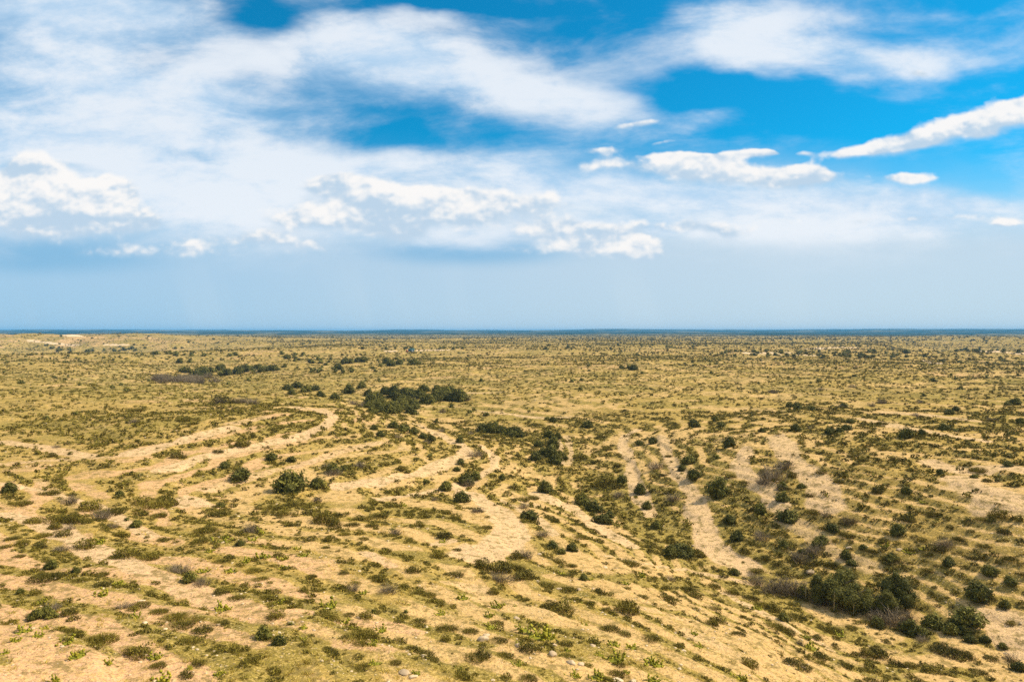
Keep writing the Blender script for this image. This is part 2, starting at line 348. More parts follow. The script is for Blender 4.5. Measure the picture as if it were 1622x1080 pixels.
def mk_mesh(name, Vt, F, mat, attrs=None, smooth_=False, mats=None, midx=None):
    me = bpy.data.meshes.new(name)
    Vt = np.ascontiguousarray(Vt, dtype=np.float32); F = np.ascontiguousarray(F, dtype=np.int32); k = F.shape[1]
    me.vertices.add(len(Vt)); me.vertices.foreach_set('co', Vt.ravel())
    me.loops.add(F.size); me.loops.foreach_set('vertex_index', F.ravel())
    me.polygons.add(len(F)); me.polygons.foreach_set('loop_start', np.arange(0, F.size, k, dtype=np.int32))
    if smooth_: me.polygons.foreach_set('use_smooth', np.ones(len(F), bool))
    for n, a in (attrs or {}).items():
        at = me.attributes.new(n, 'FLOAT', 'POINT'); at.data.foreach_set('value', np.ascontiguousarray(a, dtype=np.float32).ravel())
    me.update(calc_edges=True); me.validate()
    if mat: me.materials.append(mat)
    return me
def link(name, me, **props):
    o = bpy.data.objects.new(name, me); col.objects.link(o)
    for k, v in props.items(): o[k] = v
    return o

# ------------------------------------------------------------------ materials
def new_mat(name):
    m = bpy.data.materials.new(name); m.use_nodes = True; m.node_tree.nodes.clear(); E.nt = m.node_tree
    o = E.nt.nodes.new('ShaderNodeOutputMaterial'); b = E.nt.nodes.new('ShaderNodeBsdfPrincipled')
    E.nt.links.new(b.outputs[0], o.inputs[0]); b.inputs['Roughness'].default_value = 0.9
    b.inputs['Specular IOR Level'].default_value = 0.15
    return m, b
def attr(n):
    a = E.nt.nodes.new('ShaderNodeAttribute'); a.attribute_name = n; return E(a.outputs['Fac'])
def geo_pos():
    g = E.nt.nodes.new('ShaderNodeNewGeometry'); return g.outputs['Position']
def objrand():
    g = E.nt.nodes.new('ShaderNodeObjectInfo'); return E(g.outputs['Random'])

gm, gb = new_mat('dry_ground')
pos = geo_pos()
a_b, a_r, a_g, a_p, a_k, a_f = (attr(n) for n in ('bare', 'red', 'green', 'pale', 'stony', 'far'))
nA = noise(pos, 0.45, 6, 0.65); nB = noise(pos, 2.2, 5, 0.8); nC = noise(pos, 9.0, 3, 0.8); nL = noise(pos, 0.05, 6, 0.6)
soil = mixc(smooth(a_r+(nA-0.5)*0.8, 0.1, 0.9), (0.66, 0.42, 0.185), (0.69, 0.39, 0.225))
soil = mixc(smooth(nB+(nC-0.5)*0.5, 0.35, 0.75), soil, (0.56, 0.34, 0.115))
grass = mixc(smooth(nA+(nB-0.5)*0.6, 0.35, 0.7), (0.51, 0.335, 0.085), (0.29, 0.19, 0.042))
green = mixc(smooth(nB, 0.35, 0.65), (0.165, 0.128, 0.021), (0.35, 0.255, 0.048))
grass = mixc(smooth(a_g+(nA-0.5)*0.9, 0.3, 0.95), grass, green)
soil = mixc(smooth(attr('strip')+(nA-0.5)*0.8, 0.25, 0.8)*0.85, soil, mixc(smooth(nB, 0.4, 0.6), (0.60, 0.395, 0.225), (0.74, 0.50, 0.29)))
cover = smooth((1.0-a_b)*1.1+(nA-0.5)*1.3+(nB-0.5)*1.1+(nC-0.5)*0.5, 0.35, 0.85)
c = mixc(cover, soil, grass)
# fine dark tussock specks
vo = E.nt.nodes.new('ShaderNodeTexVoronoi'); vo.inputs['Scale'].default_value = 1.9; E.nt.links.new(pos, vo.inputs['Vector'])
spk = smooth(E(vo.outputs['Distance'])+(nC-0.5)*0.3, 0.28, 0.12)*smooth(nA+(1.0-a_b)*0.5, 0.5, 0.8)
c = mixc(spk*0.65, c, (0.115, 0.09, 0.03))
vo2 = E.nt.nodes.new('ShaderNodeTexVoronoi'); vo2.inputs['Scale'].default_value = 0.42; E.nt.links.new(pos, vo2.inputs['Vector'])
spk2 = smooth(E(vo2.outputs['Distance'])+(nB-0.5)*0.5, 0.34, 0.16)*smooth(nL+(1.0-a_b)*0.3, 0.55, 0.75)
c = mixc(spk2*0.55, c, (0.13, 0.12, 0.032))
# pale limestone chips
vs = E.nt.nodes.new('ShaderNodeTexVoronoi'); vs.inputs['Scale'].default_value = 3.4; E.nt.links.new(pos, vs.inputs['Vector'])
sp = E.nt.nodes.new('ShaderNodeSeparateColor'); E.nt.links.new(vs.outputs['Color'], sp.inputs[0])
chip = smooth(E(vs.outputs['Distance']), 0.36, 0.22)*smooth(E(sp.outputs[0])+a_k*0.42+(nA-0.5)*0.9, 0.80, 0.92)
c = mixc(chip*0.8, c, (0.70, 0.52, 0.28))
gr = noise(pos, 5.5, 4, 0.75)
c = mixc(smooth(gr, 0.50, 0.60)*0.6, c, (0.72, 0.49, 0.18))
c = mixc(smooth(gr, 0.49, 0.40)*0.65, c, (0.24, 0.165, 0.065))
md = noise(pos, 0.9, 5, 0.75)
c = mixc(smooth(md, 0.50, 0.40)*0.70, c, (0.18, 0.135, 0.04))
nW = noise(pos, 0.018, 6, 0.62)
c = mixc(smooth(nW, 0.48, 0.60)*attr('mid')*0.55, c, (0.185, 0.150, 0.045))
c = mixc(smooth(nL, 0.50, 0.60)*attr('mid')*0.35, c, (0.25, 0.20, 0.05))
me_ = noise(pos, 0.28, 6, 0.78)
c = mixc(smooth(me_, 0.51, 0.43)*attr('mid')*0.85, c, (0.15, 0.12, 0.04))
c = mixc(smooth(me_, 0.53, 0.60)*attr('mid')*0.55, c, (0.62, 0.42, 0.16))
c = mixc(smooth(a_p+(nB-0.5)*0.3, 0.25, 0.7)*0.9, c, (0.72, 0.52, 0.33))
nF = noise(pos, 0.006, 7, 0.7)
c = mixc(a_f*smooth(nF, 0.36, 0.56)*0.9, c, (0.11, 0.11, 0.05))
E.nt.links.new(c, gb.inputs['Base Color']); gb.inputs['Roughness'].default_value = 1.0; gb.inputs['Specular IOR Level'].default_value = 0.0
bp = E.nt.nodes.new('ShaderNodeBump'); bp.inputs['Strength'].default_value = 0.8; bp.inputs['Distance'].default_value = 0.25
E.nt.links.new((nB*0.8+nC*0.35+chip*0.5).s, bp.inputs['Height']); E.nt.links.new(bp.outputs[0], gb.inputs['Normal'])

# ground sheet
idx = np.arange(NR*NT).reshape(NR, NT)
a_, b_, c_, d_ = idx[:-1, :-1], idx[:-1, 1:], idx[1:, 1:], idx[1:, :-1]
F = np.stack([a_, d_, c_, b_], -1).reshape(-1, 4)
gme = mk_mesh('ground', np.stack([X, Y, Z], -1).reshape(-1, 3), F, gm,
              dict(bare=BAREM, red=REDM, green=GRN, pale=pale, stony=ridge, far=FARV, strip=bare_p*ss(LR, 3.6, 4.6), mid=ss(RR, 110, 420)), True)
ground = link('ground', gme, kind='structure')

# far wooded hills, one ridge behind another
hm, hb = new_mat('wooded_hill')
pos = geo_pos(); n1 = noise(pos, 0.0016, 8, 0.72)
E.nt.links.new(mixc(smooth(n1, 0.50, 0.62), (0.016, 0.030, 0.014), (0.16, 0.14, 0.07)), hb.inputs['Base Color'])  # dark forest albedo, with the cloud shade over the hills put into it
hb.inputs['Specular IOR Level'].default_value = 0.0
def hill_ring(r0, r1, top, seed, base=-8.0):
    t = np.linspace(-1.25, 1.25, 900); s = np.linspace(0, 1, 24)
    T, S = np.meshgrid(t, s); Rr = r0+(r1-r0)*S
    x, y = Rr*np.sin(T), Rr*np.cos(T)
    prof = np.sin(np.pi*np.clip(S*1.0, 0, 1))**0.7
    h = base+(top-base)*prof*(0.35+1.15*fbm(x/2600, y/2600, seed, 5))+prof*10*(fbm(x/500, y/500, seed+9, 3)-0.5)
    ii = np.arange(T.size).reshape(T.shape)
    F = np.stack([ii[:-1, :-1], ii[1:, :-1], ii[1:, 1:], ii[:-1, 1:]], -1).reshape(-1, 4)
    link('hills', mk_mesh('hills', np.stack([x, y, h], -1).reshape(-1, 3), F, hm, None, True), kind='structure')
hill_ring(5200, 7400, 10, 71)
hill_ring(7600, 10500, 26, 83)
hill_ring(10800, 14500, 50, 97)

# haze: one closed box round camera and scene
hzm = bpy.data.materials.new('haze'); hzm.use_nodes = True; E.nt = hzm.node_tree; E.nt.nodes.clear()
o_ = E.nt.nodes.new('ShaderNodeOutputMaterial'); pv = E.nt.nodes.new('ShaderNodeVolumePrincipled')
pv.inputs['Density'].default_value = 7.0e-5; pv.inputs['Color'].default_value = (0.18, 0.55, 0.95, 1); pv.inputs['Anisotropy'].default_value = 0.0
E.nt.links.new(pv.outputs[0], o_.inputs['Volume'])
def box_mesh(name, x0, x1, y0, y1, z0, z1, mat):
    v = [(x0,y0,z0),(x1,y0,z0),(x1,y1,z0),(x0,y1,z0),(x0,y0,z1),(x1,y0,z1),(x1,y1,z1),(x0,y1,z1)]
    f = [(0,3,2,1),(4,5,6,7),(0,1,5,4),(1,2,6,5),(2,3,7,6),(3,0,4,7)]
    return mk_mesh(name, np.array(v, float), np.array(f), mat)
HAZE = True
if HAZE:
    link('haze', box_mesh('haze', -18500, 18500, -18500, 18500, -75, 66, hzm), kind='stuff')

# ------------------------------------------------------------------ plant materials
def leaf_mat(name, c1, c2, c3=None, spec=0.15):
    m, b = new_mat(name); v = attr('var'); o = objrand(); t = attr('tone')
    f = smooth(v*0.7+o*0.35+t*0.6, 0.15, 1.15)
    cc_ = mixc(f, c1, c2)
    if c3: cc_ = mixc(smooth(t+o*0.5, 0.9, 1.3), cc_, c3)
    E.nt.links.new(cc_, b.inputs['Base Color']); b.inputs['Roughness'].default_value = 0.75; b.inputs['Specular IOR Level'].default_value = spec
    return m
M_jun = leaf_mat('juniper_foliage', (0.070, 0.068, 0.012), (0.225, 0.195, 0.032))
M_low = leaf_mat('low_shrub_foliage', (0.058, 0.050, 0.008), (0.25, 0.19, 0.025))
M_grs = leaf_mat('grass_blades', (0.20, 0.16, 0.02), (0.60, 0.42, 0.08))
M_twg = leaf_mat('bare_twigs', (0.12, 0.092, 0.055), (0.34, 0.26, 0.16))
M_prk = leaf_mat('cactus_pad', (0.19, 0.18, 0.012), (0.42, 0.36, 0.03), None, 0.2)
M_brk, b = new_mat('juniper_bark'); E.nt.links.new(mixc(noise(geo_pos(), 6, 5), (0.10, 0.075, 0.055), (0.24, 0.19, 0.15)), b.inputs['Base Color'])
M_stk, b = new_mat('dry_stalk'); E.nt.links.new(mixc(noise(geo_pos(), 4, 3), (0.38, 0.29, 0.14), (0.5, 0.4, 0.22)), b.inputs['Base Color'])
M_rck, b = new_mat('limestone')
n_ = noise(geo_pos(), 3, 6, 0.7)
E.nt.links.new(mixc(smooth(n_+objrand()*0.3, 0.4, 0.85), (0.66, 0.50, 0.31), (0.42, 0.30, 0.18)), b.inputs['Base Color'])

# ------------------------------------------------------------------ plant shapes (unit width 1)
def leaves(C, size, nrm_bias=None, elong=1.6, rg=rng):
    n = len(C)
    a = rg.normal(size=(n, 3)); a /= np.linalg.norm(a, axis=1)[:, None]
    if nrm_bias is not None: a = a*0.9+nrm_bias*0.8; a /= np.linalg.norm(a, axis=1)[:, None]
    t = np.cross(a, rg.normal(size=(n, 3))); t /= np.linalg.norm(t, axis=1)[:, None]+1e-9
    b = np.cross(a, t); s = size*(0.6+0.8*rg.random((n, 1)))
    P = np.stack([C-t*s*0.5*elong, C+t*s*0.5*elong+b*s*0.1, C+b*s*0.6, ], 1)
    V = P.reshape(-1, 3); F = np.arange(n*3).reshape(n, 3)
    return V, F
def dome(n, rx, ry, rz, seed, lob=5, size=0.06, flat=0.0, fill=0.35):
    """lumpy half-buried crown of leaf-sized faces; returns V,F,var"""
    rg = np.random.default_rng(seed)
    L = [(0, 0, rz*0.42, 1.0)]
    for k in range(lob):
        a = rg.random()*6.283; d = 0.25+0.33*rg.random()
        L.append((math.cos(a)*d*rx*2, math.sin(a)*d*ry*2, rz*(0.2+0.5*rg.random()), 0.42+0.3*rg.random()))
    Vs, Ns, Vr = [], [], []
    w = np.array([l[3]**2 for l in L]); w /= w.sum()
    for (lx, ly, lz, s), ww in zip(L, w):
        m = max(4, int(n*ww)); d = rg.normal(size=(m, 3)); d /= np.linalg.norm(d, axis=1)[:, None]
        d[:, 2] = np.where(d[:, 2] < -0.45, -d[:, 2], d[:, 2])
        rr = (1-fill*rg.random((m, 1))**1.6)*(0.88+0.24*fbm(d[:, :1]*2.2+seed, d[:, 1:2]*2.2+d[:, 2:]*1.7, seed, 2))
        p = d*rr*np.array([rx*s, ry*s, rz*0.62*s])+np.array([lx, ly, lz])
        Vs.append(p); Ns.append(d); Vr.append(np.full(m, rg.random()*0.35)+rg.random(m)*0.65)
    C = np.concatenate(Vs); N = np.concatenate(Ns); vr = np.concatenate(Vr)
    C[:, 2] = np.maximum(C[:, 2], 0.0)
    V, F = leaves(C, size, N, rg=rg)
    return V, F, np.repeat(vr, 3)
def ico(sub=2):
    t = (1+5**.5)/2
    V = [(-1,t,0),(1,t,0),(-1,-t,0),(1,-t,0),(0,-1,t),(0,1,t),(0,-1,-t),(0,1,-t),(t,0,-1),(t,0,1),(-t,0,-1),(-t,0,1)]
    F = [(0,11,5),(0,5,1),(0,1,7),(0,7,10),(0,10,11),(1,5,9),(5,11,4),(11,10,2),(10,7,6),(7,1,8),(3,9,4),(3,4,2),(3,2,6),(3,6,8),(3,8,9),(4,9,5),(2,4,11),(6,2,10),(8,6,7),(9,8,1)]
    V = [tuple(np.array(v)/np.linalg.norm(v)) for v in V]
    for _ in range(sub):
        c = {}; F2 = []
        def mid(a, b):
            k = (min(a, b), max(a, b))
            if k not in c:
                p = np.array(V[a])+np.array(V[b]); V.append(tuple(p/np.linalg.norm(p))); c[k] = len(V)-1
            return c[k]
        for a, b, d in F:
            x, y, z = mid(a, b), mid(b, d), mid(d, a); F2 += [(a,x,z),(b,y,x),(d,z,y),(x,y,z)]
        F = F2
    return np.array(V), np.array(F)
def join(parts):
    Vs, Fs, As = [], [], []; o = 0
    for V, F, a in parts:
        Vs.append(V); Fs.append(F+o); As.append(a); o += len(V)
    return np.concatenate(Vs), np.concatenate(Fs), np.concatenate(As)
def tube(pts_, rad, n=5):
    pts_ = np.array(pts_, float); V = []; F = []
    for i, p in enumerate(pts_):
        d = pts_[min(i+1, len(pts_)-1)]-pts_[max(i-1, 0)]; d /= np.linalg.norm(d)+1e-9
        u = np.cross(d, (0.31, 0.2, 0.93)); u /= np.linalg.norm(u)+1e-9; w = np.cross(d, u)
        for k in range(n):
            a = 6.2832*k/n; V.append(p+(u*math.cos(a)+w*math.sin(a))*rad[i])
    for i in range(len(pts_)-1):
        for k in range(n):
            a, b = i*n+k, i*n+(k+1) % n; F += [(a, b, b+n), (a, b+n, a+n)]
    return np.array(V), np.array(F), np.full(len(V), 0.5)
def blades(n, r, h, seed, wd=0.02, spread=1.0):
    rg = np.random.default_rng(seed)
    a = rg.random(n)*6.283; d = r*np.sqrt(rg.random(n)); base = np.stack([np.cos(a)*d, np.sin(a)*d, np.zeros(n)], 1)
    edge = d/r; hh = h*(0.55+0.6*rg.random(n))*(1.05-0.55*edge**2)
    lean = (rg.normal(size=(n, 2))*0.35+np.stack([np.cos(a), np.sin(a)], 1)*edge[:, None]*0.7)*spread
    tip = base+np.stack([lean[:, 0]*hh, lean[:, 1]*hh, hh], 1)
    q = rg.random(n)*6.283; s = np.stack([np.cos(q), np.sin(q), np.zeros(n)], 1)*wd*(0.6+0.8*rg.random((n, 1)))
    V = np.stack([base-s, base+s, tip], 1).reshape(-1, 3)
    return V, np.arange(n*3).reshape(n, 3), np.repeat(rg.random(n), 3)
def twig_bush(seed, n=26, h=0.55):
    rg = np.random.default_rng(seed); parts = []
    def br(p, d, L, r, lv):
        q = p+d*L*0.5+rg.normal(size=3)*L*0.06; e = p+d*L+rg.normal(size=3)*L*0.12
        e[2] = max(e[2], 0.02)
        parts.append(tube([p, q, e], [r, r*0.7, r*0.4], 3))
        if lv > 0:
            for _ in range(3 if lv > 1 else 4):
                nd = d+rg.normal(size=3)*0.65; nd[2] = abs(nd[2])*0.6+0.15; nd /= np.linalg.norm(nd); br(q if rg.random() < .5 else e, nd, L*0.62, r*0.5, lv-1)
    for k in range(n//3):
        a = rg.random()*6.283; el = 0.35+0.9*rg.random(); d = np.array([math.cos(a)*math.cos(el), math.sin(a)*math.cos(el), math.sin(el)])
        br(np.array([math.cos(a)*0.04, math.sin(a)*0.04, 0.0]), d, 0.26, 0.012, 2)
    V, F, A = join(parts); V[:, 2] *= h/max(V[:, 2].max(), 0.1); s = 1.0/max(np.ptp(V[:, 0]), np.ptp(V[:, 1])); V[:, :2] *= s
    A = np.repeat(rg.random(len(A)//9+1), 9)[:len(A)]
    return V, F, A
def pear(seed, n=18):
    rg = np.random.default_rng(seed); parts = []
    a8 = np.linspace(0, 6.2832, 11)[:-1]
    prof = np.stack([np.cos(a8)*0.5*(1+0.12*np.sin(a8)), np.sin(a8)*0.5+0.5], 1)
    def pad(p, up, side, L, W):
        nrm = np.cross(up, side); nrm /= np.linalg.norm(nrm)
        rim = [p+up*L*v+side*W*u for u, v in prof]
        f = p+up*L*0.5+nrm*L*0.10; bk = p+up*L*0.5-nrm*L*0.10
        V = np.array(rim+[f, bk]); k = len(rim)
        F = [(i, (i+1) % k, k) for i in range(k)]+[((i+1) % k, i, k+1) for i in range(k)]
        parts.append((V, np.array(F), np.full(len(V), rg.random())))
    Vb, Fb = ico(1); Vb = Vb*np.array([0.40, 0.38, 0.045])+np.array([0, 0, 0.01]); parts.append((Vb, Fb, np.zeros(len(Vb))))
    tips = []
    for i in range(n):
        if i < n*0.55 or not tips:
            a = rg.random()*6.283; d = 0.40*math.sqrt(rg.random()); p = np.array([math.cos(a)*d, math.sin(a)*d, -0.01])
            up = np.array([math.cos(a)*d*1.8, math.sin(a)*d*1.8, 1.0])+rg.normal(size=3)*0.25
        else:
            p, u0 = tips[rg.integers(len(tips))]; up = u0+rg.normal(size=3)*0.55; up[2] = abs(up[2])
        up = up/np.linalg.norm(up); s = np.cross(up, rg.normal(size=3)); s /= np.linalg.norm(s)
        L = 0.15+0.06*rg.random(); pad(p, up, s, L, L*0.8); tips.append((p+up*L*0.92, up))
    return join(parts)
def rock(seed, sub=2):
    V, F = ico(sub); rg = np.random.default_rng(seed)
    f = 0.75+0.5*fbm(V[:, 0]*1.7+seed, V[:, 1]*1.7+V[:, 2]*1.3, seed, 3)
    V = V*f[:, None]
    for _ in range(5):                       # flat fracture faces
        n = rg.normal(size=3); n /= np.linalg.norm(n); d = V@n; lim = 0.62+0.2*rg.random(); V = V-np.maximum(d-lim, 0)[:, None]*n
    V = V*np.array([0.5, 0.38, 0.20]); V[:, 2] += 0.06
    return V, F, np.full(len(V), .5)

def proto_mesh(name, vfa, mat, tone=0.0, smooth_=False):
    V, F, a = vfa; return mk_mesh(name, V, F, mat, dict(var=a, tone=np.full(len(V), tone)), smooth_)

def jun_crown(seed, n=5200, tall=1.0, lob=7, size=0.036):
    """unit-wide crown sitting low on the ground, uneven outline, with an inner mass of foliage"""
    rg = np.random.default_rng(seed); parts = []
    L = []
    for k in range(lob):
        a = k*2.4+rg.random(); d = 0.25*math.sqrt((k+0.3)/lob)*1.05
        L.append((math.cos(a)*d*1.15, math.sin(a)*d*1.15, tall*(0.16+0.46*rg.random()*(1-d)), 0.12+0.13*rg.random()))
    L.append((0.12*rg.random(), 0.1*rg.random(), tall*0.70, 0.13+0.06*rg.random())); L.append((-0.04, 0.03, tall*0.34, 0.27)); L.append((-0.12, -0.05, tall*0.55, 0.15))
    for (x, y, z, s) in L:
        m = int(n*s*s/sum(q[3]**2 for q in L)); d = rg.normal(size=(m, 3)); d /= np.linalg.norm(d, axis=1)[:, None]
        rr = (1.10-0.42*rg.random((m, 1))**1.5)*(0.66+0.75*fbm(d[:, :1]*2.6+seed, d[:, 1:2]*2.6+d[:, 2:]*2.1, seed+3, 3))
        C = d*rr*s*np.array([1, 1, tall*0.95 if tall > 1 else 1.0])+np.array([x, y, z]); C[:, 2] = np.maximum(C[:, 2], 0.02*rg.random(m))
        V, F = leaves(C, size, d+np.array([0, 0, 0.5]), rg=rg); parts.append((V, F, np.repeat(rg.random()*0.4+rg.random(m)*0.6, 3)))
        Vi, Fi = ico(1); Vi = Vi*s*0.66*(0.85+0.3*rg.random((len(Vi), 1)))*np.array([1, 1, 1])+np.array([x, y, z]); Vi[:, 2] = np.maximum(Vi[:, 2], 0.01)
        parts.append((Vi, Fi, np.full(len(Vi), 0.1)))  # core has a darker leaf tone: shade painted into the crown's middle
    return join(parts)
def jun_trunk(seed, tall=1.0):
    rg = np.random.default_rng(seed); P = [tube([(0, 0, -0.03), (0.01, 0.01, 0.2*tall), (0.03, -0.02, 0.45*tall), (0.02, 0, 0.7*tall)], [0.045, 0.035, 0.022, 0.008], 7)]
    for k in range(6):
        a = k*1.1+rg.random()*0.5; z = 0.05+0.08*k*tall
        P.append(tube([(0, 0, z), (math.cos(a)*0.14, math.sin(a)*0.14, z+0.08), (math.cos(a)*0.30, math.sin(a)*0.30, z+0.17+0.05*rg.random())], [0.022, 0.014, 0.005], 5))
    return join(P)

JT = [(proto_mesh('crown', jun_crown(s, 6500, t, 8, 0.032), M_jun), proto_mesh('trunk', jun_trunk(s, t), M_brk, 0, True)) for s, t in ((1, .9), (2, 1.1), (3, 0.8), (4, 1.0))]
JB = [proto_mesh('juniper_bush', jun_crown(s, 1100, t, 6, 0.075), M_jun) for s, t in ((11, .60), (12, .50), (13, .68), (14, .44), (15, .56), (16, .48))]
LS = []
for k in range(8):
    a = dome(420, 0.36, 0.30, 0.30+0.05*(k % 3), 200+k, 6, 0.055); b2 = blades(260, 0.42, 0.30, 300+k, 0.012)
    LS.append(join([a, b2]))
LSM = [proto_mesh('low_shrub', v, M_low, (k % 4)*0.18) for k, v in enumerate(LS)]
LF = [proto_mesh('low_shrub', join([blades(700, 0.46, 0.20, 400+k, 0.010, 1.3), dome(150, 0.38, 0.34, 0.12, 440+k, 7, 0.05)]), M_low, 0.1+(k % 4)*0.14) for k in range(6)]   # flat mats
def fuzzy(k):
    V, F, A = twig_bush(500+k, 36); W, G, B = blades(170, 0.40, 0.50, 540+k, 0.010, 1.3)
    return join([(V, F, A), (W, G, B*0.8)])
TW = [proto_mesh('leafless_shrub', fuzzy(k), M_twg, 0.1*k) for k in range(5)]
PK = [proto_mesh('prickly_pear', pear(600+k, 34+6*(k % 4)), M_prk, 0.1*(k % 3)) for k in range(7)]
RK = [proto_mesh('boulder', rock(700+k), M_rck) for k in range(7)]

# ------------------------------------------------------------------ placement lists (centre px, centre py, width px in the photograph)
D_ = """13,771,28;120,653,12;75,660,10;200,616,12;461,725,17;430,720,26;356,733,22;383,746,40;456,760,56;501,763,28;529,740,30;545,740,17;516,575,11;493,571,12;285,570,14;300,570,12;455,612,18;470,608,20;485,614,22;500,612,20;508,622,18;530,626,20;462,620,16;
573,610,18;552,616,22;547,571,16;556,570,14;577,568,16;566,569,14;620,573,18;612,570,16;632,572,16;628,566,10;655,571,20;664,573,10;590,581,10;602,576,12;593,676,16;603,686,18;623,671,20;638,676,22;655,680,20;670,688,18;683,693,16;
871,686,24;883,690,16;876,703,28;873,713,30;853,701,20;848,721,24;880,726,26;896,723,14;860,712,22;888,716,18;931,670,20;876,663,14;867,661,12;745,650,12;770,655,12;751,647,10;691,665,12;715,641,12;986,580,13;1004,581,17;996,580,12;933,585,9;906,601,12;921,600,10;1009,560,9;
729,730,16;723,741,14;738,758,32;752,752,24;706,768,26;730,785,28;675,760,14;680,720,12;728,696,16;863,771,28;795,756,14;923,791,32;940,800,30;956,818,34;965,812,20;1014,773,24;1034,696,20;1013,700,16;986,758,20;
1100,669,24;1143,670,16;1133,662,14;1155,700,24;1137,722,13;1092,725,28;1098,749,26;1138,772,38;1080,740,16;1207,680,14;1260,677,20;1262,642,20;1250,640,14;1287,645,14;1335,640,17;1504,650,20;1514,646,14;1608,635,20;1596,637,14;1616,665,16;1496,674,22;1514,679,12;1437,685,28;1461,684,15;1314,680,20;1330,679,16;1340,675,18;1347,665,14;1329,593,6;1463,624,10;1240,766,20;1240,786,24;1269,767,16;1544,752,14;1596,732,18;1437,774,22;1489,747,14;1205,805,24;
731,785,26;836,812,34;876,861,22;906,865,22;890,871,16;1075,868,36;1060,872,30;1088,872,26;1250,812,38;1366,864,15;1300,853,26;1421,838,26;1319,833,26;1155,820,24;1168,847,24;1340,877,22;1349,888,20;1270,870,16;1294,858,18;1504,888,22;1163,903,20;1411,880,24;
1551,935,46;1531,970,54;1515,985,30;1591,955,20;1569,901,30;1600,917,24;1478,980,38;1441,993,32;1460,998,24;1561,1010,20;1538,1010,22;1504,994,28;1588,1020,18;1615,1054,26;1391,985,26;1270,935,26;1240,975,22;1530,1000,20;
80,893,24;120,902,16;72,965,26;55,971,28;81,970,24;33,935,14;298,913,26;380,858,17;350,798,14;418,1000,32;441,1012,24;461,985,12;925,912,18;643,966,10;591,966,12;216,827,22;201,820,12;190,780,14;1243,860,18;1066,868,24;645,677,14;1040,830,20;1025,800,18"""
T_ = """1327,928,62;1300,935,48;1352,940,56;1416,935,50;1404,950,44;1434,948,40;1375,945,40;1340,915,34"""
